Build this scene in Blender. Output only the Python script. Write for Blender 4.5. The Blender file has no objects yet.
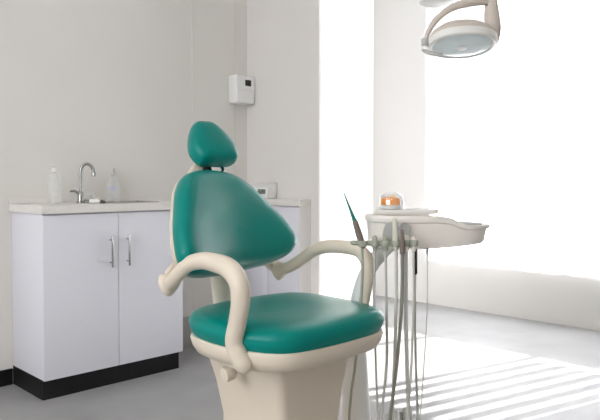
import bpy, bmesh, math, random
from mathutils import Vector, Matrix
random.seed(4)
S = bpy.context.scene
COL = S.collection
R = math.radians

# ------------------------------------------------------------------ materials
def mat(name, col, rough=0.5, spec=0.5, metal=0.0, noise=0.0, nscale=20, bump=0.0, bscale=200, coat=0.0,
        trans=0.0, ior=1.45, emis=None, estr=0.0, sss=0.0):
    m = bpy.data.materials.new(name); m.use_nodes = True
    nt = m.node_tree; b = nt.nodes['Principled BSDF']
    b.inputs['Base Color'].default_value = (*col, 1)
    b.inputs['Roughness'].default_value = rough
    b.inputs['Specular IOR Level'].default_value = spec
    b.inputs['Metallic'].default_value = metal
    b.inputs['Coat Weight'].default_value = coat
    b.inputs['Transmission Weight'].default_value = trans
    b.inputs['IOR'].default_value = ior
    if emis:
        b.inputs['Emission Color'].default_value = (*emis, 1)
        b.inputs['Emission Strength'].default_value = estr
    tc = nt.nodes.new('ShaderNodeTexCoord')
    if noise:
        n = nt.nodes.new('ShaderNodeTexNoise'); n.inputs['Scale'].default_value = nscale
        n.inputs['Detail'].default_value = 5
        nt.links.new(tc.outputs['Object'], n.inputs['Vector'])
        r = nt.nodes.new('ShaderNodeValToRGB')
        r.color_ramp.elements[0].position = 0.3; r.color_ramp.elements[1].position = 0.7
        r.color_ramp.elements[0].color = (*[c * (1 - noise) for c in col], 1)
        r.color_ramp.elements[1].color = (*[min(1, c * (1 + noise)) for c in col], 1)
        nt.links.new(n.outputs['Fac'], r.inputs['Fac']); nt.links.new(r.outputs['Color'], b.inputs['Base Color'])
    if bump:
        n2 = nt.nodes.new('ShaderNodeTexNoise'); n2.inputs['Scale'].default_value = bscale
        nt.links.new(tc.outputs['Object'], n2.inputs['Vector'])
        bp = nt.nodes.new('ShaderNodeBump'); bp.inputs['Strength'].default_value = bump
        bp.inputs['Distance'].default_value = 0.002
        nt.links.new(n2.outputs['Fac'], bp.inputs['Height']); nt.links.new(bp.outputs['Normal'], b.inputs['Normal'])
    return m

M = dict(
    wall=mat('wall_paint', (0.73, 0.71, 0.675), 0.85, 0.2, noise=0.015, nscale=2.5, bump=0.05),
    partition=mat('partition_paint', (0.74, 0.715, 0.69), 0.85, 0.2, noise=0.015, nscale=2.5),
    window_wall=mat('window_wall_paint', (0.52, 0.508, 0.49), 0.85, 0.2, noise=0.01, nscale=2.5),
    ceiling=mat('ceiling_paint', (0.85, 0.84, 0.82), 0.9, 0.1, noise=0.01),
    floor=mat('floor_vinyl', (0.31, 0.307, 0.307), 0.42, 0.4, noise=0.10, nscale=3.0, bump=0.06, bscale=60),
    teal=mat('teal_upholstery', (0.0, 0.205, 0.178), 0.28, 0.23, noise=0.03, nscale=6, bump=0.10, bscale=350),
    cream=mat('cream_enamel', (0.68, 0.60, 0.50), 0.38, 0.45, noise=0.02, nscale=3),
    post=mat('post_plastic', (0.62, 0.60, 0.51), 0.5, 0.4, noise=0.02, nscale=4),
    cabinet=mat('cabinet_laminate', (0.70, 0.70, 0.755), 0.65, 0.35, noise=0.01, nscale=2),
    counter=mat('countertop_stone', (0.72, 0.69, 0.66), 0.4, 0.4, noise=0.04, nscale=60),
    black=mat('black_plinth', (0.008, 0.008, 0.009), 0.5, 0.3, noise=0.02),
    skirting=mat('grey_skirting', (0.42, 0.41, 0.40), 0.6, 0.3, noise=0.03),
    chrome=mat('chrome', (0.36, 0.36, 0.35), 0.22, 0.5, 1.0, noise=0.02),
    darkmetal=mat('dark_metal', (0.12, 0.11, 0.10), 0.35, 0.5, 0.8, noise=0.02),
    white=mat('white_plastic', (0.80, 0.80, 0.79), 0.4, 0.4, noise=0.01),
    unit=mat('unit_plastic', (0.84, 0.79, 0.74), 0.4, 0.45, noise=0.015, nscale=4),
    unitgrey=mat('unit_grey', (0.46, 0.46, 0.45), 0.5, 0.4, noise=0.02),
    holder=mat('holder_grey_green', (0.36, 0.38, 0.31), 0.5, 0.4, noise=0.05),
    hose=mat('hose_grey', (0.50, 0.50, 0.47), 0.5, 0.4, noise=0.03),
    hosedark=mat('hose_dark', (0.24, 0.23, 0.20), 0.5, 0.4, noise=0.03),
    hoselight=mat('hose_light', (0.62, 0.60, 0.54), 0.5, 0.4, noise=0.03),
    brown=mat('brown_handle', (0.20, 0.16, 0.14), 0.45, 0.4, noise=0.04),
    tealtip=mat('teal_tip', (0.02, 0.20, 0.17), 0.35, 0.5, 0.3, noise=0.04),
    orange=mat('orange_plastic', (1.0, 0.36, 0.04), 0.7, 0.15, noise=0.08, nscale=60),
    yellow=mat('yellow_plastic', (0.85, 0.75, 0.15), 0.5, 0.4, noise=0.02),
    lampbody=mat('lamp_enamel', (0.60, 0.53, 0.47), 0.4, 0.4, noise=0.02),
    lamprim=mat('lamp_rim', (0.78, 0.76, 0.73), 0.35, 0.4, noise=0.01),
    screen=mat('black_screen', (0.01, 0.01, 0.01), 0.25, 0.5, noise=0.02),
    keys=mat('grey_green_keys', (0.18, 0.22, 0.19), 0.5, 0.4, noise=0.5, nscale=70),
    liquid=mat('clear_bottle_plastic', (0.86, 0.88, 0.87), 0.25, 0.4, noise=0.01),
    labelp=mat('violet_print', (0.45, 0.42, 0.75), 0.5, 0.4, noise=0.02),
    alu=mat('white_frame', (0.8, 0.8, 0.8), 0.4, 0.4, noise=0.01),
)

def mix_mat(name, a_fac, colour, kind='translucent'):
    """see-through woven or moulded stuff: part of the light passes straight, part is scattered"""
    m = bpy.data.materials.new(name); m.use_nodes = True; nt = m.node_tree
    nt.nodes.clear()
    out = nt.nodes.new('ShaderNodeOutputMaterial'); mx = nt.nodes.new('ShaderNodeMixShader')
    t = nt.nodes.new('ShaderNodeBsdfTransparent')
    wv = nt.nodes.new('ShaderNodeTexNoise'); tc = nt.nodes.new('ShaderNodeTexCoord')
    nt.links.new(tc.outputs['Object'], wv.inputs['Vector']); wv.inputs['Scale'].default_value = 40
    mr = nt.nodes.new('ShaderNodeMapRange'); mr.inputs['To Min'].default_value = a_fac - 0.04; mr.inputs['To Max'].default_value = a_fac + 0.04
    nt.links.new(wv.outputs['Fac'], mr.inputs['Value']); nt.links.new(mr.outputs['Result'], mx.inputs['Fac'])
    if kind == 'translucent':
        d = nt.nodes.new('ShaderNodeBsdfTranslucent'); e = nt.nodes.new('ShaderNodeBsdfDiffuse')
        d.inputs['Color'].default_value = (*colour, 1); e.inputs['Color'].default_value = (*colour, 1)
        m2 = nt.nodes.new('ShaderNodeMixShader'); m2.inputs['Fac'].default_value = 0.4
        nt.links.new(d.outputs[0], m2.inputs[1]); nt.links.new(e.outputs[0], m2.inputs[2]); src = m2
    else:
        g = nt.nodes.new('ShaderNodeBsdfGlossy'); g.inputs['Roughness'].default_value = 0.05
        g.inputs['Color'].default_value = (*colour, 1); src = g
    nt.links.new(t.outputs[0], mx.inputs[1]); nt.links.new(src.outputs[0], mx.inputs[2])
    nt.links.new(mx.outputs[0], out.inputs['Surface'])
    return m
M['sheer'] = mix_mat('sheer_curtain', 0.42, (0.93, 0.93, 0.95))
M['blind'] = mix_mat('roller_blind_cloth', 0.96, (0.55, 0.55, 0.56))
M['pane'] = mix_mat('window_glass', 0.06, (1, 1, 1), 'glossy')
M['clearfilm'] = mix_mat('clear_film', 0.22, (0.8, 0.8, 0.85), 'glossy')
M['clearplastic'] = mix_mat('clear_plastic', 0.36, (0.90, 0.92, 0.92))
M['lens'] = mat('lamp_lens', (0.62, 0.70, 0.72), 0.22, 0.5, noise=0.12, nscale=14, coat=0.3)

# ------------------------------------------------------------------ helpers
def link(name, bm, m, parent=None, smooth=True, angle=40):
    bmesh.ops.recalc_face_normals(bm, faces=bm.faces)
    me = bpy.data.meshes.new(name); bm.to_mesh(me); bm.free()
    if smooth:
        for p in me.polygons: p.use_smooth = True
        me.set_sharp_from_angle(angle=R(angle))
    me.materials.append(m)
    o = bpy.data.objects.new(name, me); COL.objects.link(o)
    if parent is not None:
        o.parent = parent
        o.matrix_parent_inverse = Matrix.Identity(4)
    return o
def tag(o, label, cat, group=None):
    o['label'] = label; o['category'] = cat
    if group: o['group'] = group
    return o
def thing(name, label, cat, loc=(0, 0, 0), rz=0.0, group=None):
    o = bpy.data.objects.new(name, None); COL.objects.link(o)
    o.empty_display_size = 0.05
    o.location = loc; o.rotation_euler = (0, 0, rz)
    return tag(o, label, cat, group)
def struct(name, bm, m, parent=None, smooth=False):
    o = link(name, bm, m, parent, smooth)
    if parent is None: o['kind'] = 'structure'
    return o
def box(bm, x0, x1, y0, y1, z0, z1, bev=0.0, seg=2):
    r = bmesh.ops.create_cube(bm, size=1.0)
    vs = r['verts']
    for v in vs:
        v.co = Vector(((x0 + x1) / 2 + v.co.x * (x1 - x0), (y0 + y1) / 2 + v.co.y * (y1 - y0), (z0 + z1) / 2 + v.co.z * (z1 - z0)))
    if bev:
        es = list({e for v in vs for e in v.link_edges})
        bmesh.ops.bevel(bm, geom=es, offset=bev, segments=seg, profile=0.5, affect='EDGES')
    return bm
def B(*a, **k):
    return box(bmesh.new(), *a, **k)
def crom(P, sub, closed=False):
    n = len(P); out = []
    rng = range(n if closed else n - 1)
    for i in rng:
        if closed: p0, p1, p2, p3 = P[i - 1], P[i], P[(i + 1) % n], P[(i + 2) % n]
        else: p0, p1, p2, p3 = P[max(i - 1, 0)], P[i], P[i + 1], P[min(i + 2, n - 1)]
        for k in range(sub):
            t = k / sub
            out.append(tuple(0.5 * (2 * b + (c - a) * t + (2 * a - 5 * b + 4 * c - d) * t * t + (3 * b - a - 3 * c + d) * t ** 3)
                             for a, b, c, d in zip(p0, p1, p2, p3)))
    if not closed: out.append(tuple(P[-1]))
    return out
def sweep(bm, pts, rad, n=16, sub=6, ref=(1, 0, 0), round_caps=True):
    """a tube through pts; rad = list of r or (r_ref, r_other)"""
    rr = [(r, r) if not isinstance(r, tuple) else r for r in (rad if isinstance(rad, (list,)) else [rad] * len(pts))]
    Q = crom([tuple(p) + r for p, r in zip(pts, rr)], sub)
    C = [Vector(q[:3]) for q in Q]; RR = [(max(q[3], 1e-4), max(q[4], 1e-4)) for q in Q]
    if round_caps:
        t0 = (C[0] - C[1]).normalized(); t1 = (C[-1] - C[-2]).normalized()
        a, b = RR[0], RR[-1]
        pre = [(C[0] + t0 * min(a) * math.sin(R(x)), (a[0] * math.cos(R(x)), a[1] * math.cos(R(x)))) for x in (80, 60, 30)]
        suf = [(C[-1] + t1 * min(b) * math.sin(R(x)), (b[0] * math.cos(R(x)), b[1] * math.cos(R(x)))) for x in (30, 60, 80)]
        C = [p for p, _ in pre] + C + [p for p, _ in suf]
        RR = [r for _, r in pre] + RR + [r for _, r in suf]
    ref = Vector(ref).normalized(); rings = []
    prev = None
    for i, c in enumerate(C):
        t = (C[min(i + 1, len(C) - 1)] - C[max(i - 1, 0)])
        t = t.normalized() if t.length > 1e-9 else prev
        prev = t
        a = ref - t * ref.dot(t)
        if a.length < 0.05:
            a = Vector((0.3, 0.9, 0.1)) - t * Vector((0.3, 0.9, 0.1)).dot(t)
        a.normalize(); b = t.cross(a)
        rings.append([bm.verts.new(c + a * (RR[i][0] * math.cos(2 * math.pi * k / n)) + b * (RR[i][1] * math.sin(2 * math.pi * k / n))) for k in range(n)])
    for p, q in zip(rings, rings[1:]):
        for k in range(n): bm.faces.new((p[k], p[(k + 1) % n], q[(k + 1) % n], q[k]))
    bm.faces.new(rings[0]); bm.faces.new(rings[-1][::-1])
    return bm
def T(*a, **k):
    return sweep(bmesh.new(), *a, **k)
def lathe(bm, prof, loc=(0, 0, 0), n=28, axis=None):
    rings = []
    for r, z in prof:
        rings.append([bm.verts.new((max(r, 1e-4) * math.cos(2 * math.pi * k / n), max(r, 1e-4) * math.sin(2 * math.pi * k / n), z)) for k in range(n)])
    for p, q in zip(rings, rings[1:]):
        for k in range(n): bm.faces.new((p[k], p[(k + 1) % n], q[(k + 1) % n], q[k]))
    bm.faces.new(rings[0][::-1]); bm.faces.new(rings[-1])
    vs = [v for r in rings for v in r]
    mt = Matrix.Translation(loc)
    if axis is not None: mt = mt @ Vector((0, 0, 1)).rotation_difference(Vector(axis)).to_matrix().to_4x4()
    bmesh.ops.transform(bm, matrix=mt, verts=vs)
    return bm
def L(prof, loc=(0, 0, 0), **k):
    return lathe(bmesh.new(), prof, loc, **k)
def loft(bm, rings_pts, cap=True):
    rings = [[bm.verts.new(p) for p in r] for r in rings_pts]
    n = len(rings[0])
    for p, q in zip(rings, rings[1:]):
        for k in range(n): bm.faces.new((p[k], p[(k + 1) % n], q[(k + 1) % n], q[k]))
    if cap:
        for r, rev in ((rings[0], True), (rings[-1], False)):
            c = Vector((0, 0, 0))
            for v in r: c += v.co
            cv = bm.verts.new(c / n)
            for k in range(n): bm.faces.new((r[k], r[(k + 1) % n], cv))
    return bm
def pad(outline, levels, frame, sub=6, centre=None):
    """cushion: outline (x, h) smoothed, stacked at levels (scale, depth); frame maps (x, h, depth) to space"""
    O = crom(outline, sub, closed=True)
    cx, cy = centre or (sum(p[0] for p in O) / len(O), sum(p[1] for p in O) / len(O))
    ring = []
    for s, w in levels:
        ring.append([frame(cx + (x - cx) * s, cy + (y - cy) * s, w) for x, y in O])
    bm = loft(bmesh.new(), ring)
    bmesh.ops.remove_doubles(bm, verts=bm.verts, dist=1e-5)
    return bm
def superell(a, b, e, n, cx=0, cy=0):
    out = []
    for k in range(n):
        t = 2 * math.pi * k / n
        c, s = math.cos(t), math.sin(t)
        out.append((cx + a * math.copysign(abs(c) ** (2 / e), c), cy + b * math.copysign(abs(s) ** (2 / e), s)))
    return out

# ------------------------------------------------------------------ the room
XW, YL, XB, XR, YB = 4.87, 3.57, -2.4, 4.87, -2.2     # window wall, left wall, wall behind
XP0, XP1, YP = 3.00, 3.545, 2.862                      # partition
YA = 4.15; ZC = 3.25
struct('floor', B(XB - .1, XW + .12, YB - .1, YA + .1, -0.10, 0.0), M['floor'])
struct('ceiling', B(XB - .1, XW + .12, YB - .1, YA + .1, ZC, ZC + 0.1), M['ceiling'])
struct('wall_left', B(XB - .1, XP1, YL, YL + 0.12, 0, ZC), M['wall'])
struct('wall_partition', B(XP0, XP1, YP, YL, 0, ZC), M['partition'])
struct('wall_alcove', B(XP1, XW + .12, YA, YA + 0.1, 0, ZC), M['window_wall'])
struct('wall_right', B(XB - .1, XW + .12, YB - .1, YB, 0, ZC), M['wall'])
WY0, WY1, WZ0, WZ1 = 0.75, 3.27, 0.40, 3.18
bm = bmesh.new()
box(bm, XW, XW + .12, YB, WY0, 0, ZC); box(bm, XW, XW + .12, WY1, YA, 0, ZC)
box(bm, XW, XW + .12, WY0, WY1, 0, WZ0); box(bm, XW, XW + .12, WY0, WY1, WZ1, ZC)
struct('wall_window', bm, M['window_wall'])
# wall behind the camera, with a made-up window opening for fill light
VY0, VY1, VZ0, VZ1 = -0.2, 2.6, 1.0, 2.6
bm = bmesh.new()
box(bm, XB - .1, XB, YB, VY0, 0, ZC); box(bm, XB - .1, XB, VY1, YL, 0, ZC)
box(bm, XB - .1, XB, VY0, VY1, 0, VZ0); box(bm, XB - .1, XB, VY0, VY1, VZ1, ZC)
struct('wall_back', bm, M['wall'])
def window(n, x0, x1, y0, y1, z0, z1, ms):
    bm = bmesh.new(); f = 0.045
    box(bm, x0, x1, y0, y0 + f, z0, z1); box(bm, x0, x1, y1 - f, y1, z0, z1)
    box(bm, x0, x1, y0, y1, z0, z0 + f); box(bm, x0, x1, y0, y1, z1 - f, z1)
    for y in ms: box(bm, x0, x1, y - .02, y + .02, z0 + f, z1 - f)
    o = struct('window_%d' % n, bm, M['alu'])
    xm = (x0 + x1) / 2
    link('pane', B(xm - .003, xm + .003, y0 + f, y1 - f, z0 + f, z1 - f), M['pane'], o, False)
window(1, XW + .06, XW + .10, WY0, WY1, WZ0, WZ1, [1.53, 2.295])
window(2, XB - .07, XB - .03, VY0, VY1, VZ0, VZ1, [1.2])  # unseen window, added so sky light reaches the room from behind
# panel seams on the left wall, skirtings
struct('trim_1', B(2.528, 2.536, YL - 0.004, YL, 0.0, ZC), M['wall'])
struct('trim_2', B(2.884, 2.892, YL - 0.004, YL, 0.0, ZC), M['wall'])
struct('baseboard_left', B(XB, 1.345, YL - 0.012, YL, 0, 0.085), M['black'])
struct('baseboard_corner', B(2.18, 2.52, YL - 0.012, YL, 0, 0.20), M['skirting'])

# ------------------------------------------------------------------ sheer curtain, vertical blind
def folds(y0, y1, z0, z1, x, amp, period, n=260, rows=10):
    bm = bmesh.new(); g = []
    for i in range(n + 1):
        y = y0 + (y1 - y0) * i / n
        ph = 2 * math.pi * y / period
        w = amp * (math.sin(ph) + 0.35 * math.sin(ph * 0.43 + 1.3)); col = []
        for j in range(rows + 1):
            z = z0 + (z1 - z0) * j / rows
            col.append(bm.verts.new((x + w * (0.75 + 0.25 * (1 - j / rows)) + .002 * math.sin(9 * z + y * 5), y + .006 * math.sin(ph * .7 + 2 * z), z)))
        g.append(col)
    for a, b in zip(g, g[1:]):
        for j in range(rows): bm.faces.new((a[j], b[j], b[j + 1], a[j + 1]))
    return bm
cur = thing('sheer_curtain', 'white sheer curtain glowing in front of the big window, behind the delivery unit', 'curtain', (XW - .10, 2.4, 0))
link('cloth', folds(-0.87, 0.90, 0.385, 3.17, 0.045, 0.012, 0.19), M['sheer'], cur, True, 80)
link('curtain_rail', B(0.02, 0.07, -1.66, 0.92, 3.17, 3.20, bev=.004), M['alu'], cur)
vb = thing('vertical_blind', 'white vertical vane blind at the right end of the big window', 'blind', (XW - .07, 1.13, 0))
for i in range(7):
    y = -0.36 + i * 0.115
    m_ = B(-0.002, 0.002, -0.055, 0.055, 0.42, 0.985)
    bmesh.ops.rotate(m_, verts=m_.verts, cent=(0, 0, 0), matrix=Matrix.Rotation(R(40), 3, 'Z'))
    bmesh.ops.translate(m_, verts=m_.verts, vec=(0, y, 0))
    link('vane', m_, M['white'], vb, False)

for y0, y1, zb, lab in ((.76, 2.361, .99, 'wide white roller blind drawn far down behind the sheer curtain'), (2.52, 3.265, .99, 'narrow white roller blind at the alcove end of the window')):  # unseen blinds, added to stop direct sun on the cabinet and left floor
    rb = thing('roller_blind', lab, 'blind', (XW + .03, (y0 + y1) / 2, 0)); h = (y1 - y0) / 2
    link('blind_cloth', B(-.001, .001, -h, h, zb + .02, 3.15), M['blind'], rb, False)
    link('bottom_bar', B(-.006, .006, -h, h, zb, zb + .022, bev=.003), M['alu'], rb)
    link('roller', T([(0, -h, 3.15), (0, h, 3.15)], .02, n=14, sub=1), M['alu'], rb)

# ------------------------------------------------------------------ base cabinet with sink
CX0, CX1, CYF = 1.35, 2.17, 3.165
ZCT, ZCB = 0.972, 0.932
cab = thing('base_cabinet', 'white two-door base cabinet with black plinth under the sink counter', 'cabinet', ((CX0 + CX1) / 2, 3.37, 0))
hw = (CX1 - CX0) / 2; yf = CYF - 3.37; yb = YL - 3.37 - .002
link('body', B(-hw + .002, hw - .002, yf + .02, yb, 0.10, ZCB, bev=.001), M['cabinet'], cab)
link('plinth', B(-hw + .002, hw - .015, yf + .022, yb, 0.0, 0.10), M['black'], cab)['label'] = 'black plinth'
for s in (-1, 1):
    x0, x1 = (-hw, -.0015) if s < 0 else (.0015, hw)
    d = link('door', B(x0, x1, yf, yf + .0195, 0.100, ZCB - .008, bev=.0015), M['cabinet'], cab)
    hx = s * 0.050
    hb = T([(hx, yf - .028, .642), (hx, yf - .028, .802)], .0055, n=12, sub=2)
    for z in (.662, .782): sweep(hb, [(hx, yf + .001, z), (hx, yf - .028, z)], .0045, n=10, sub=1)
    link('handle', hb, M['chrome'], d)['label'] = 'chrome bar handle'
ct = thing('countertop', 'pale stone sink counter with low upstand on the two-door cabinet', 'countertop', (1.76, 3.37, ZCB))
# slab with a sink cut out: four strips round the basin
ox0, ox1, oy0, oy1 = -0.02, 0.30, -0.115, 0.12
bm = bmesh.new(); hy0, hy1 = yf - .015, yb; T_ = ZCT - ZCB
xa, xb = -hw - .012, hw + .02
xs = [xa, ox0, ox1, xb]; ys = [hy0, oy0, oy1, hy1]
G = [[[bm.verts.new((x, y, z)) for z in (0, T_)] for y in ys] for x in xs]
for i in range(3):
    for j in range(3):
        if i == 1 and j == 1: continue
        for k, rv in ((0, 1), (1, 0)):
            f = [G[i][j][k], G[i + 1][j][k], G[i + 1][j + 1][k], G[i][j + 1][k]]
            bm.faces.new(f[::-1] if rv else f)
def side(a, b): bm.faces.new((a[0], b[0], b[1], a[1]))
for i in range(3):
    side(G[i][0], G[i + 1][0]); side(G[i + 1][3], G[i][3]); side(G[3][i], G[3][i + 1]); side(G[0][i + 1], G[0][i])
side(G[1][1], G[2][1]); side(G[2][1], G[2][2]); side(G[2][2], G[1][2]); side(G[1][2], G[1][1])
link('slab', bm, M['counter'], ct, False)
link('upstand', B(xa, xb, hy1 - .015, hy1, T_, T_ + .028, bev=.002), M['counter'], ct)
sk = thing('sink', 'steel inset sink basin with flat rim in the counter', 'sink', (1.76 + .14, 3.37, ZCT))
def rrect(a, b, r, z, n=6, cx=0, cy=0):
    out = []
    for q, (sx, sy) in enumerate(((1, 1), (-1, 1), (-1, -1), (1, -1))):
        for k in range(n + 1):
            t = R(90 * q + 90 * k / n)
            out.append((cx + sx * (a - r) + r * math.cos(t), cy + sy * (b - r) + r * math.sin(t), z))
    return out
a_, b_ = .16, .116
bm = bmesh.new()
loft(bm, [rrect(a_ + .016, b_ + .014, .03, .0005), rrect(a_ + .014, b_ + .012, .03, .004), rrect(a_ - .006, b_ - .006, .03, .003),
          rrect(a_ - .010, b_ - .010, .03, -.01), rrect(a_ - .02, b_ - .02, .04, -.035), rrect(a_ - .05, b_ - .05, .04, -.037)], cap=False)
f = [v for v in bm.verts if v.co.z < -.0369]
bm.faces.new(sorted(f, key=lambda v: math.atan2(v.co.y, v.co.x)))
link('basin', bm, M['chrome'], sk)
fa = thing('faucet', 'tall chrome gooseneck faucet standing beside the sink', 'faucet', (1.662, 3.40, ZCT))
link('body', L([(.024, 0), (.024, .006), (.017, .01), (.016, .055), (.012, .062), (.006, .066)]), M['chrome'], fa)
link('spout', T([(0, 0, .05), (0, 0, .12), (0, 0, .175), (.012, -.006, .208), (.036, -.02, .216), (.055, -.031, .195), (.060, -.034, .165)],
                 [.0085] * 7, n=14), M['chrome'], fa)
link('nozzle', L([(.011, 0), (.012, .01), (.010, .022)], (.0605, -.0345, .148)), M['chrome'], fa)
link('handle', T([(-.012, 0, .055), (-.032, .004, .068), (-.052, .01, .066)], [.008, .007, .0065], n=10), M['chrome'], fa)
link('handle', T([(.014, -.004, .02), (.04, -.02, .013)], [.007, .008], n=10), M['chrome'], fa)

def bottle(loc, label, h, r, kind):
    t = thing('spray_bottle' if kind else 'soap_bottle', label, 'bottle', loc)
    if kind:
        pr = [(r * .92, 0), (r, .006), (r, h * .45), (r * .85, h * .58), (r * .40, h * .70), (r * .34, h * .74)]
    else:
        pr = [(r * .92, 0), (r, .006), (r, h * .62), (r * .88, h * .70), (r * .35, h * .80), (r * .32, h * .84)]
    link('bottle_body', L(pr), M['clearplastic'], t)
    z0 = pr[-1][1]
    link('cap', L([(r * .42, 0), (r * .42, h * .08), (r * .3, h * .10)], (0, 0, z0)), M['unitgrey'] if kind else M['white'], t)
    if kind:
        link('trigger_head', T([(0, 0, z0 + h * .09), (0, 0, h * .97)], [.007, .006], n=10), M['unitgrey'], t)
        link('print', L([(r * 1.004, .055), (r * 1.004, .075)], n=28), M['labelp'], t) if False else None
        pm = bmesh.new(); n = 6
        vs = [[pm.verts.new(((r + .0012) * math.cos(R(a)), (r + .0012) * math.sin(R(a)), z)) for a in range(215, 246, 5)] for z in (.068, .086)]
        for k in range(6): pm.faces.new((vs[0][k], vs[0][k + 1], vs[1][k + 1], vs[1][k]))
        link('printed_mark', pm, M['labelp'], t)['label'] = 'small violet printed mark'
    else:
        link('pump', T([(0, 0, z0 + h * .09), (0, 0, h * .99), (-.018, -.01, h * .985)], [.005, .006, .005], n=10), M['white'], t)
    return t
bottle((1.545, 3.47, ZCT), 'clear pump soap bottle standing on the counter left of the faucet', .205, .033, 0)
bottle((1.925, 3.513, ZCT), 'clear spray bottle with thin grey nozzle standing right of the faucet', .20, .040, 1)
sd = thing('soap_dish', 'small white dome lidded dish on the counter right of the faucet', 'dish', (1.745, 3.46, ZCT))
link('dish', L([(.030, 0), (.042, .004), (.044, .020), (.040, .022)]), M['white'], sd)
link('lid', L([(.040, .022), (.039, .036), (.030, .050), (.014, .056), (.002, .057)]), M['clearplastic'], sd)
sb = thing('soap_bar', 'small white soap bar with dark end lying before the faucet', 'soap', (1.695, 3.30, ZCT), R(-35))
link('bar', T([(-.02, 0, .012), (.018, 0, .012)], [(.012, .011), (.012, .011)], n=14), M['white'], sb)
link('end_cap', T([(.032, 0, .010), (.050, 0, .008)], [(.010, .008), (.007, .006)], n=12), M['darkmetal'], sb)

# ------------------------------------------------------------------ wall dispenser
wd = thing('wall_dispenser', 'white wall-mounted dispenser box with small black display in the corner', 'dispenser', (2.912, YL - .003, 1.630))
bm = loft(bmesh.new(), [rrect(.082, .095, .016, 0), rrect(.085, .098, .016, .02), rrect(.085, .098, .014, .084), rrect(.080, .093, .014, .092)])
bmesh.ops.transform(bm, matrix=Matrix(((1, 0, 0, 0), (0, 0, -1, 0), (0, 1, 0, .098), (0, 0, 0, 1))), verts=bm.verts)
for v in bm.verts:
    if v.co.z < .06: v.co.x *= 0.93
link('housing', bm, M['white'], wd)
link('display', B(-.006, .046, -.0945, -.090, .122, .164, bev=.001), M['screen'], wd)['label'] = 'small black display'
link('seam_lip', B(-.070, .072, -.095, -.090, .098, .101, bev=.001), M['white'], wd)

# ------------------------------------------------------------------ narrow cabinet at the back wall
nc = thing('narrow_cabinet', 'narrow white cabinet along the back wall behind the backrest', 'cabinet', (2.955, 3.2495, 0))
yh = .3175
link('body', B(-.034, .044, -yh + .008, yh, 0.10, ZCB), M['cabinet'], nc)
link('plinth', B(-.025, .044, -yh + .008, yh, 0.0, 0.10), M['skirting'], nc)
for y0, y1 in ((-yh + .010, -.0015), (.0015, yh)):
    link('door', B(-.052, -.0345, y0, y1, .10, ZCB - .006, bev=.0015), M['cabinet'], nc)
link('end_panel', B(-.052, .044, -yh, -yh + .0078, 0.0, ZCB), M['partition'], nc)
tag(link('countertop', B(2.892, XP0 - .001, 2.928, YL - .001, ZCB, ZCT + .004, bev=.003), M['counter']),
    'short pale counter slab on the narrow cabinet by the back wall', 'countertop')
tdv = thing('card_terminal', 'small white desk device with grey keypad on the back wall counter', 'device', (2.944, 3.345, ZCT + .004))
bm = bmesh.new(); box(bm, -.048, .052, -.10, .10, 0, .108, bev=.010, seg=3)
for v in bm.verts:
    if v.co.x < 0 and v.co.z > .05: v.co.z -= .028; v.co.x += .010
link('housing', bm, M['white'], tdv)
link('keypad', B(-.0505, -.045, -.085, -.012, .030, .062, bev=.001), M['keys'], tdv)

# ------------------------------------------------------------------ dental chair
CXC = 1.492
ch = thing('dental_chair', 'teal upholstered dental chair with cream armrests in the middle of the room', 'dental chair', (CXC, 1.60, 0))
def CH(x, y, z): return (x - CXC, y - 1.60, z)      # world to chair space
# seat cushion
so = [(0, .236), (.120, .230), (.222, .204), (.283, .142), (.308, .030), (.304, -.09), (.281, -.180), (.232, -.252), (.150, -.282), (0, -.290)]
so = so + [(-x, h) for x, h in reversed(so[1:-1])]
so = [(x + .010, y) for x, y in so]
def fseat(x, y, w):
    dip = -.006 * math.exp(-((x / .16) ** 2 + ((y - .02) / .16) ** 2)) if w > .04 else 0
    return (x, y - 0.0, .594 + w + dip + (0.010 * max(0, y) / .25 if w > .03 else 0))
seat = link('seat', pad(so, [(.90, 0), (.955, .004), (.98, .018), (1.0, .036), (.995, .048), (.975, .060), (.94, .068), (.86, .0745), (.7, .077), (.45, .076), (.2, .074)], fseat), M['teal'], ch)
seat['label'] = 'teal vinyl seat cushion'
# pan under the seat
pan = link('seat_pan', pad(so, [(.60, -.060), (.86, -.058), (.925, -.050), (.965, -.030), (.985, -.008), (.975, .004), (.90, .006)],
           lambda x, y, w: (x, y, .594 + w)), M['cream'], ch)
# backrest
REC = R(17.3); YAWB = R(15.0)
def fback(x, h, w, oy=0, oz=0):
    # w grows towards the sitter; the side wings curve forward
    w = w + .068 * min(1.3, (x / .29) ** 2)
    y = h * math.sin(REC) - w * math.cos(REC); z = h * math.cos(REC) + w * math.sin(REC)
    return (1.4707 - CXC + x * math.cos(YAWB) - y * math.sin(YAWB), 1.8378 - 1.60 + x * math.sin(YAWB) + y * math.cos(YAWB), .7275 + z)
bo = [(0, .034), (.120, .036), (.215, .040), (.300, .060), (.338, .114), (.306, .202), (.253, .277), (.198, .352), (.132, .402), (.060, .420), (0, .424)]
bo = bo + [(-x, h) for x, h in reversed(bo[1:-1])]
lv = [(.80, -.036), (.93, -.034), (.975, -.022), (1.0, -.002), (.997, .012), (.98, .026), (.95, .037), (.90, .047), (.82, .056), (.70, .064), (.52, .070), (.3, .073), (.12, .074)]
bk = link('backrest', pad(bo, lv, fback, centre=(0, .20)), M['teal'], ch); bk['label'] = 'teal vinyl backrest cushion'
link('back_shell', pad(bo, [(.5, -.060), (.76, -.058), (.88, -.052), (.945, -.042), (.965, -.032), (.95, -.024), (.90, -.026)], fback, centre=(0, .20)), M['cream'], ch)
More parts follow.
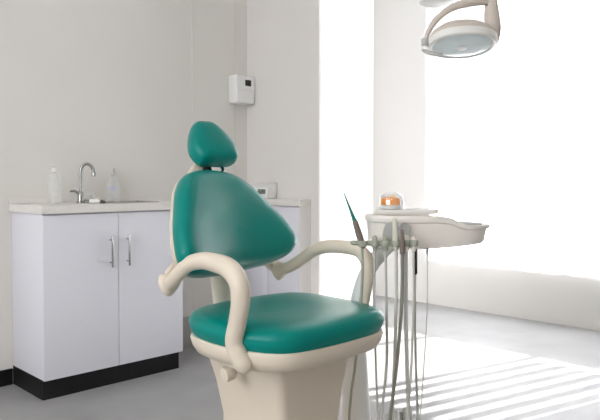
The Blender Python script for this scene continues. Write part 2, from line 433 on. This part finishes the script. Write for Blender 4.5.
# headrest
HR = R(38)
ho = [(0, -.006), (.045, -.006), (.082, .002), (.099, .050), (.092, .093), (.072, .140), (.040, .184), (0, .191)]
ho = ho + [(-x, h) for x, h in reversed(ho[1:-1])]
def fhead(x, h, w):
    y = h * math.sin(HR) - w * math.cos(HR); z = h * math.cos(HR) + w * math.sin(HR)
    return (1.541 - CXC + x * 1.03, 2.005 - 1.60 + y, 1.167 + z)
hd = link('headrest', pad(ho, [(.7, -.034), (.90, -.032), (.96, -.02), (1.0, .0), (.99, .014), (.95, .030), (.86, .041), (.68, .048), (.42, .052), (.2, .053)], fhead, centre=(0, .085)), M['teal'], ch)
hd['label'] = 'teal vinyl headrest cushion'
hb = link('headrest_bracket', T([fhead(-.01, .10, -.046), fhead(-.02, .03, -.062), fback(.0, .385, -.072), fback(.0, .30, -.070)], [(.034, .014), (.040, .018), (.038, .016), (.03, .012)], n=16), M['cream'], ch)
link('link_plate', T([fhead(-.035, .02, -.037), fhead(-.045, -.01, -.045), fback(-.04, .40, -.05)], [(.010, .012)] * 3, n=12), M['darkmetal'], hb)
for x in (-.03, .03):
    link('link_rod', T([fhead(x, .05, -.04), fhead(x, -.02, -.03), fback(x, .40, -.03)], .007, n=10), M['chrome'], hb)
# post under the backrest
link('back_post', T([CH(CXC, 1.90, .55), CH(CXC + .005, 1.925, .66), CH(CXC + .01, 1.95, .78), CH(CXC + .01, 2.00, .93)], [(.040, .028), (.041, .028), (.048, .026), (.06, .016)], n=20), M['post'], ch)
link('post_bracket', B(-.07, .07, .18, .335, .515, .565, bev=.015, seg=3), M['cream'], ch)
# armrests
def arm(side):
    if side < 0:
        X = 1.18
        P = [(X + .02, 1.838, .755, .020), (X + .01, 1.80, .768, .021), (X, 1.745, .800, .021), (X, 1.69, .836, .022), (X, 1.62, .853, .0235), (X, 1.55, .853, .0255), (X, 1.485, .842, .0275),
             (X, 1.443, .808, .0275), (X + .004, 1.438, .757, .0265), (X + .012, 1.462, .690, .0255), (X + .018, 1.485, .630, .026), (X + .024, 1.478, .595, .027), (X + .034, 1.462, .560, .027)]
    else:
        X = 1.805
        P = [(X - .02, 1.915, .738, .020), (X - .01, 1.865, .756, .021), (X, 1.81, .790, .021), (X, 1.745, .828, .022), (X, 1.68, .847, .0225), (X, 1.60, .852, .0225), (X, 1.520, .845, .0235),
             (X - .004, 1.478, .806, .0235), (X - .010, 1.470, .745, .020), (X - .014, 1.478, .690, .018), (X - .020, 1.488, .630, .020), (X - .025, 1.485, .595, .024), (X - .035, 1.47, .560, .028)]
    a = link('armrest', T([CH(*p[:3]) for p in P], [(p[3], p[3] * 1.12) for p in P], n=20, sub=5), M['cream'], ch)
    a['label'] = 'cream armrest nearest the camera' if side < 0 else 'cream armrest on the window side'
    p = P[0]
    q = CH(p[0] - .006 * side, p[1] + .006, p[2] - .002)
    d = Vector((-.35 * side, .85, -.35)) if side > 0 else Vector((-.45, .80, -.38))
    link('pivot_cap', lathe(bmesh.new(), [(.020, -.035), (.027, -.022), (.037, -.006), (.040, .006), (.038, .012), (.032, .015), (.010, .016)], q, axis=d), M['cream'], a)
    return a
arm(-1); arm(1)
link('cross_bar', T([CH(1.215, 1.875, .745), CH(1.32, 1.95, .80), CH(1.50, 1.975, .82), CH(1.68, 1.96, .80), CH(1.775, 1.92, .735)], .018, n=12), M['cream'], ch)
# pedestal
def rr3(x0, x1, y0, y1, z, r=.03):
    return [(p[0], p[1], z) for p in rrect((x1 - x0) / 2, (y1 - y0) / 2, r, z, cx=(x0 + x1) / 2, cy=(y0 + y1) / 2)]
px = -CXC
bm = loft(bmesh.new(), [rr3(1.30 + px, 1.69 + px, -.18, .22, .545), rr3(1.325 + px, 1.67 + px, -.165, .20, .50), rr3(1.345 + px, 1.655 + px, -.155, .185, .42),
                        rr3(1.365 + px, 1.64 + px, -.145, .17, .30), rr3(1.36 + px, 1.645 + px, -.15, .18, .10), rr3(1.34 + px, 1.66 + px, -.17, .20, .03)])
link('pedestal', bm, M['cream'], ch)
link('base_plate', pad(superell(.27, .36, 3.5, 24), [(.97, 0.0), (1, .008), (1, .03), (.96, .04), (.6, .045)], lambda x, y, w: (x, y + .05, w)), M['cream'], ch)
link('side_cover', T([CH(1.26, 1.62, .545), CH(1.275, 1.56, .535), CH(1.31, 1.51, .53)], [(.028, .020), (.033, .022), (.028, .02)], n=16), M['cream'], ch)
kn = link('recline_knob', lathe(bmesh.new(), [(.012, -.03), (.022, -.02), (.025, 0), (.022, .012), (.008, .015)], CH(1.262, 1.60, .492), axis=(-1, .1, -.1)), M['cream'], ch)

# ------------------------------------------------------------------ delivery unit
UA = R(-36); UX, UY = 2.06, 1.40
du = thing('delivery_unit', 'off-white dental delivery unit with instrument holders right of the chair', 'dental unit', (UX, UY, 0), UA)
def topz(x): 
    t = min(1, max(0, (x - .015) / .11)); t = t * t * (3 - 2 * t)
    return .972 - .036 * t
Ol = superell(.235, .125, 2.8, 56)
def ringU(s, f, off=0):   # f 0 bottom .. 1 top
    out = []
    for x, y in Ol:
        zt = topz(x); zb = .852 + .012 * max(0, x) / .23
        sx = s if x > 0 else (s * 0.5 + 0.5)
        out.append((x * sx, y * s, zb + (zt - zb) * f + off))
    return out
link('body', loft(bmesh.new(), [ringU(.80, 0), ringU(.87, .04), ringU(.905, .18), ringU(.93, .60), ringU(.945, .78)]), M['unit'], du)
link('rim', loft(bmesh.new(), [ringU(.93, .76), ringU(.985, .80), ringU(1.0, .88), ringU(.995, .97), ringU(.97, 1.0), ringU(.93, .98), ringU(.90, .93), ringU(.5, .93)]), M['unit'], du)
link('well', pad(superell(.062, .062, 2, 24), [(1.0, 0), (1.0, .006), (.93, .007), (.88, .002)], lambda x, y, w: (x + .150, y, .931 + w)), M['unitgrey'], du)['label'] = 'grey round well in the tray top'
# holder bar with clips at the left front
link('side_recess', pad([(-.205, .895), (-.200, .935), (-.185, .950), (-.12, .945), (-.11, .92), (-.12, .90), (-.17, .885)], [(.9, 0), (1, .004), (.96, .008)], lambda x, z, w: (x, -.098 - w - .028 * (1 if x > -.15 else .45), z)), M['unitgrey'], du)
hbar = link('holder_bar', T([(-.325, -.160, .884), (-.21, -.165, .879), (-.105, -.155, .874)], [(.012, .009)] * 3, n=14, ref=(0, 1, 0)), M['holder'], du)
for x in (-.292, -.250, -.212, -.173, -.140, -.110):
    link('clip', lathe(bmesh.new(), [(.013, -.010), (.016, -.007), (.0165, .008), (.014, .011)], (x, -.168, .880), n=16), M['holder'], hbar)
link('holder_mount', T([(-.14, -.155, .878), (-.11, -.10, .885)], [(.02, .012)] * 2, n=12), M['unit'], du)
link('holder_mount', T([(-.26, -.155, .882), (-.18, -.07, .89)], [(.02, .012)] * 2, n=12), M['unit'], du)
# arm that carries the unit, down to the chair side
def UL(p):  # world to unit space
    v = Matrix.Rotation(-UA, 3, 'Z') @ Vector((p[0] - UX, p[1] - UY, 0))
    return (v.x, v.y, p[2])
link('support_arm', T([UL((2.00, 1.46, .90)), UL((1.94, 1.51, .84)), UL((1.895, 1.55, .76)), UL((1.878, 1.58, .66)), UL((1.872, 1.59, .54)), UL((1.88, 1.60, .40)), UL((1.885, 1.60, .20)), UL((1.885, 1.60, .06))],
                       [(.03, .03), (.028, .034), (.028, .032), (.029, .034), (.034, .038), (.045, .046), (.055, .055), (.06, .06)], n=22, ref=(1, 0, 0)), M['white'], du)
link('foot', pad(superell(.105, .105, 4, 24), [(1, 0), (1, .035), (.9, .045), (.5, .05)], lambda x, y, w: (x + UL((1.89, 1.60, 0))[0], y + UL((1.89, 1.60, 0))[1], w)), M['white'], du)
# things held on the unit: handpieces with their hoses
def hang(x, y, ztop, pts, r): return [(x, y, ztop)] + pts
def handpiece(name, label, x, y, parts, hose, hmat, hr, group=None):
    w = Matrix.Rotation(UA, 3, 'Z') @ Vector((x, y, 0))
    t = thing(name, label, 'dental instrument', (UX + w.x, UY + w.y, 0.0), UA)
    for nm, pts, rad, m in parts: link(nm, T(pts, rad, n=14, sub=4), M[m], t)
    if hose: link('hose', T(hose, hr, n=10, sub=8, round_caps=False), M[hmat], t)
    return t
F0 = UL((1.95, 1.48, 0))
def loop(x, y, z0, dx, bot=.10, sway=0):   # hang down, then low over the floor towards the foot
    fx, fy = F0[0] - x + (x + .18) * .9, F0[1] - y - .03
    bot = bot + (x + .18) * .25
    return [(0, 0, z0), (sway * .4, .0, z0 - .30 * (z0 - .27)), (sway + dx * .35, .0, z0 - .66 * (z0 - .27)), (dx, .005, .27), (dx + fx * .08, fy * .08, bot + .04), (dx * .6 + fx * .3, fy * .3, bot), (fx * .75, fy * .75, bot + .06), (fx, fy, bot + .14)]
Yc = -.168
handpiece('dental_explorer', 'pointed teal-tipped probe leaning out of the leftmost holder', -.300, -.165,
          [('handle', [(.010, 0, .872), (-.002, 0, .905), (-.018, 0, .955)], [.0095, .012, .010], 'brown'),
           ('tip', [(-.018, 0, .955), (-.030, 0, .985), (-.058, 0, 1.055)], [.0085, .0055, .0016], 'tealtip')],
          [(.006, 0, .868), (.008, 0, .80), (.006, .006, .70), (.004, .02, .60), (-.01, .03, .45), (-.02, .05, .34), (-.022, .06, .22), (.03, .12, .08), (F0[0] + .300, F0[1] + .165, .10)], 'holder', .0050)
handpiece('air_syringe', 'thin grey hose instrument hanging in the second holder', -.250, Yc,
          [('handle', [(0, 0, .862), (0, 0, .900)], [.008, .009], 'holder')], loop(-.25, Yc, .862, .014), 'hose', .0038)
handpiece('dental_drill', 'cream upright handpiece standing tall in the middle holder', -.173, Yc,
          [('handle', [(-.002, 0, .865), (-.003, -.002, .90), (-.006, -.002, .962)], [.011, .0115, .009], 'post')], loop(-.173, Yc, .862, -.012), 'hoselight', .0060)
handpiece('dental_drill', 'brown short handpiece with dark hose crossing the others', -.158, Yc - .022,
          [('handle', [(0, 0, .850), (0, 0, .885), (-.001, 0, .925)], [.009, .0095, .006], 'brown')], loop(-.158, Yc, .852, -.040, sway=-.004), 'hosedark', .0062)
handpiece('dental_drill', 'plain grey handpiece just left of the cream upright one', -.212, Yc,
          [('handle', [(0, 0, .862), (0, 0, .898)], [.010, .010], 'holder')], loop(-.212, Yc, .862, -.010, sway=.010), 'hose', .0050)
handpiece('suction_tube', 'pale grey suction hose in the holder beside the brown handpiece', -.138, Yc,
          [('handle', [(0, 0, .858), (0, 0, .900)], [.010, .010], 'unit')], loop(-.138, Yc, .858, .014), 'hose', .0070)
handpiece('suction_tube', 'thin light suction hose in the rightmost holder', -.110, Yc,
          [('handle', [(0, 0, .858), (0, 0, .895)], [.009, .009], 'unit')], loop(-.110, Yc, .858, -.016), 'hoselight', .0042)
handpiece('black_wand', 'black tube handpiece hanging below the unit body', -.078, -.090,
          [('handle', [(0, 0, .850), (0, 0, .765)], [.0085, .0085], 'screen')], loop(-.078, -.09, .765, .012), 'hose', .0045)
handpiece('thin_cable', 'thin pale cable dangling straight below the unit', -.033, -.09,
          [('plug', [(0, 0, .852), (0, 0, .835)], [.004, .004], 'unitgrey')],
          [(0, 0, .84), (.001, 0, .7), (-.002, 0, .56), (-.012, 0, .40), (-.025, 0, .24), (-.05, .02, .03), (-.10, .08, .006)], 'hoselight', .0018)
# tray mat and jar on the unit
tag(link('instrument_tray', pad(superell(.112, .070, 5, 32), [(.93, 0), (.98, .004), (1.0, .013), (.97, .0165), (.6, .0155)],
     lambda x, y, w: (x, y, w)), M['lamprim']), 'flat pale grey instrument tray lying on the unit top', 'tray')
it = bpy.data.objects['instrument_tray']
w = Matrix.Rotation(UA, 3, 'Z') @ Vector((-.075, .02, 0)); it.location = (UX + w.x, UY + w.y, .9735); it.rotation_euler = (0, 0, UA)
w = Matrix.Rotation(UA, 3, 'Z') @ Vector((-.130, .050, 0))
jr = thing('bur_jar', 'small round jar with orange lid standing on the instrument tray', 'jar', (UX + w.x, UY + w.y, .990), UA)
link('jar_base', L([(.036, 0), (.040, .002), (.040, .014), (.036, .016)]), M['white'], jr)
link('lid', L([(.034, .016), (.036, .018), (.036, .034), (.033, .040), (.020, .044), (.002, .045)], n=32), M['orange'], jr)['label'] = 'orange lid'
link('knob', L([(.005, .043), (.006, .050), (.003, .053)], (.012, 0, 0), n=12), M['yellow'], jr)['label'] = 'yellow knob'
link('clear_cover', L([(.046, .001), (.048, .03), (.043, .05), (.028, .062), (.01, .066)], (.006, 0, 0)), M['clearfilm'], jr)

# ------------------------------------------------------------------ operating lamp
LA = R(-44.7)
LX, LY, LZ = 2.236, 1.364, 1.632
ol = thing('operating_lamp', 'beige overhead operating lamp with oval lens on a ceiling arm', 'lamp', (LX, LY, 0), LA)
TL = Matrix.Rotation(R(-13), 4, 'X') @ Matrix.Rotation(R(0), 4, 'Y')
def lf(x, y, z):
    v = TL @ Vector((x, y, z)); return (v.x, v.y, v.z + LZ)
e = superell(.130, .120, 2.2, 48)
link('lamp_head', loft(bmesh.new(), [[lf(x * s, y * s, z) for x, y in e] for s, z in ((.93, -.006), (.985, -.006), (1.0, .006), (.985, .020), (.90, .038), (.72, .058), (.45, .072), (.2, .076))]), M['lampbody'], ol)
link('rim', loft(bmesh.new(), [[lf(x * s, y * s, z) for x, y in e] for s, z in ((.86, -.004), (.87, -.012), (.92, -.016), (.99, -.012), (1.025, .0), (1.02, .012), (.985, .016))], cap=False), M['lamprim'], ol)
link('lens', loft(bmesh.new(), [[lf(x * s, y * s, z) for x, y in e] for s, z in ((.88, -.006), (.86, -.012), (.7, -.016), (.4, -.019), (.12, -.020))]), M['lens'], ol)['label'] = 'pale blue glass lens'
link('lens_boss', loft(bmesh.new(), [[lf(x * s, y * s, z) for x, y in e] for s, z in ((.16, -.0195), (.13, -.024), (.04, -.026))]), M['white'], ol)
link('neck', T([lf(.118, .01, .02), (.122, .01, LZ + .06), (.118, .01, LZ + .115), (.116, .01, LZ + .150)], [(.030, .030), (.032, .03), (.029, .028), (.024, .024)], n=20), M['lampbody'], ol)
link('yoke', T([(-.140, 0, LZ + .012), (-.130, 0, LZ + .045), (-.095, 0, LZ + .095), (-.04, 0, LZ + .137), (.03, .0, LZ + .158), (.09, .005, LZ + .166), (.118, .01, LZ + .166)],
               [(.014, .008), (.015, .009), (.016, .012), (.017, .015), (.018, .018), (.018, .018), (.018, .018)], n=14, ref=(0, 1, 0)), M['lampbody'], ol)
link('yoke_pivot', L([(.013, -.012), (.016, -.008), (.016, .014), (.012, .018)], (-.142, 0, LZ + .002)), M['unitgrey'], ol)
link('grip_handle', T([(-.152, -.005, LZ - .028), (-.125, -.02, LZ - .042), (-.085, -.03, LZ - .050)], [(.008, .006), (.010, .007), (.008, .005)], n=12), M['unitgrey'], ol)
link('screw', L([(.004, 0), (.004, .004)], (.092, -.012, LZ + .143), n=10), M['darkmetal'], ol)
link('screw', L([(.004, 0), (.004, .004)], (.139, -.012, LZ + .143), n=10), M['darkmetal'], ol)
link('post', T([(.116, .01, LZ + .145), (.118, .01, LZ + .20), (.118, .01, LZ + .30)], [(.024, .024), (.021, .021), (.022, .022)], n=20), M['lampbody'], ol)
link('spring_arm', T([(.118, .01, LZ + .31), (.02, .03, LZ + .285), (-.085, .06, LZ + .26)], [(.028, .024)] * 3, n=16), M['white'], ol)
link('joint', L([(.045, -.052), (.066, -.045), (.072, -.03), (.072, .03), (.06, .045)], (-.088, .06, LZ + .218)), M['white'], ol)
link('ceiling_pole', T([(-.088, .06, LZ + .26), (-.088, .06, ZC - .02)], .022, n=18, sub=1, round_caps=False), M['white'], ol)
link('ceiling_flange', L([(.08, -.03), (.085, -.02), (.085, 0)], (-.088, .06, ZC - .0005)), M['white'], ol)

# ------------------------------------------------------------------ glowing ceiling panels, added out of view as fill light
fillm = mat('panel_glow', (0.9, 0.9, 0.9), emis=(1.0, 0.96, 0.90), estr=6.0)
for i, (x, y) in enumerate(((-1.6, -.9), (-1.6, .8), (-1.6, 2.5))):
    c = thing('ceiling_light', ['square ceiling light panel nearest the right wall', 'square ceiling light panel in the middle of its row', 'square ceiling light panel nearest the left wall'][i], 'ceiling light', (x, y, ZC - .0005))
    bm = bmesh.new()
    for a in ((-.32, .32, -.32, -.30), (-.32, .32, .30, .32), (-.32, -.30, -.30, .30), (.30, .32, -.30, .30)): box(bm, *a, -.03, 0)
    link('frame', bm, M['alu'], c, False)
    link('diffuser', B(-.299, .299, -.299, .299, -.02, -.012), fillm, c, False)

# ------------------------------------------------------------------ light, sky, camera
SUN_AZ, SUN_EL = R(-15), R(22)
sd_ = Vector((math.cos(SUN_AZ) * math.cos(SUN_EL), math.sin(SUN_AZ) * math.cos(SUN_EL), math.sin(SUN_EL)))
su = bpy.data.lights.new('sun', 'SUN'); su.energy = 22; su.angle = R(0.6); su.color = (1, .985, .96)
so_ = bpy.data.objects.new('sun', su); so_.rotation_euler = sd_.to_track_quat('Z', 'Y').to_euler(); so_.location = (8, -1, 3); COL.objects.link(so_)
def portal(loc, sx, sy, direction):
    l = bpy.data.lights.new('portal', 'AREA'); l.shape = 'RECTANGLE'; l.size = sx; l.size_y = sy; l.cycles.is_portal = True
    o = bpy.data.objects.new('portal', l); o.location = loc
    o.rotation_euler = (-Vector(direction)).to_track_quat('Z', 'Y').to_euler(); COL.objects.link(o)
portal((XW + .14, (WY0 + WY1) / 2, (WZ0 + WZ1) / 2), WY1 - WY0, WZ1 - WZ0, (-1, 0, 0))
portal((XB - .12, (VY0 + VY1) / 2, (VZ0 + VZ1) / 2), VY1 - VY0, VZ1 - VZ0, (1, 0, 0))
wd_ = bpy.data.worlds.new('sky'); S.world = wd_; wd_.use_nodes = True
bg = wd_.node_tree.nodes['Background']; bg.inputs['Color'].default_value = (.93, .96, 1.0, 1); bg.inputs['Strength'].default_value = 4.8

PSI, PITCH = R(45.3), R(1.3)
cd = bpy.data.cameras.new('camera'); cam = bpy.data.objects.new('camera', cd); COL.objects.link(cam)
cd.sensor_width = 36; cd.lens = 650 / 600 * 36; cd.shift_y = -15.25 / 600; cd.clip_start = .05
cam.location = (0, 0, 1.1); cam.rotation_euler = (R(90) - PITCH, 0, PSI - R(90))
S.camera = cam
S.view_settings.view_transform = 'Standard'; S.view_settings.look = 'None'
S.view_settings.exposure = 0.84; S.view_settings.gamma = 1.0; S.view_settings.use_curve_mapping = False
S.cycles.use_denoising = True
S.cycles.max_bounces = 10; S.cycles.diffuse_bounces = 6; S.cycles.transparent_max_bounces = 16
S.cycles.sample_clamp_indirect = 8
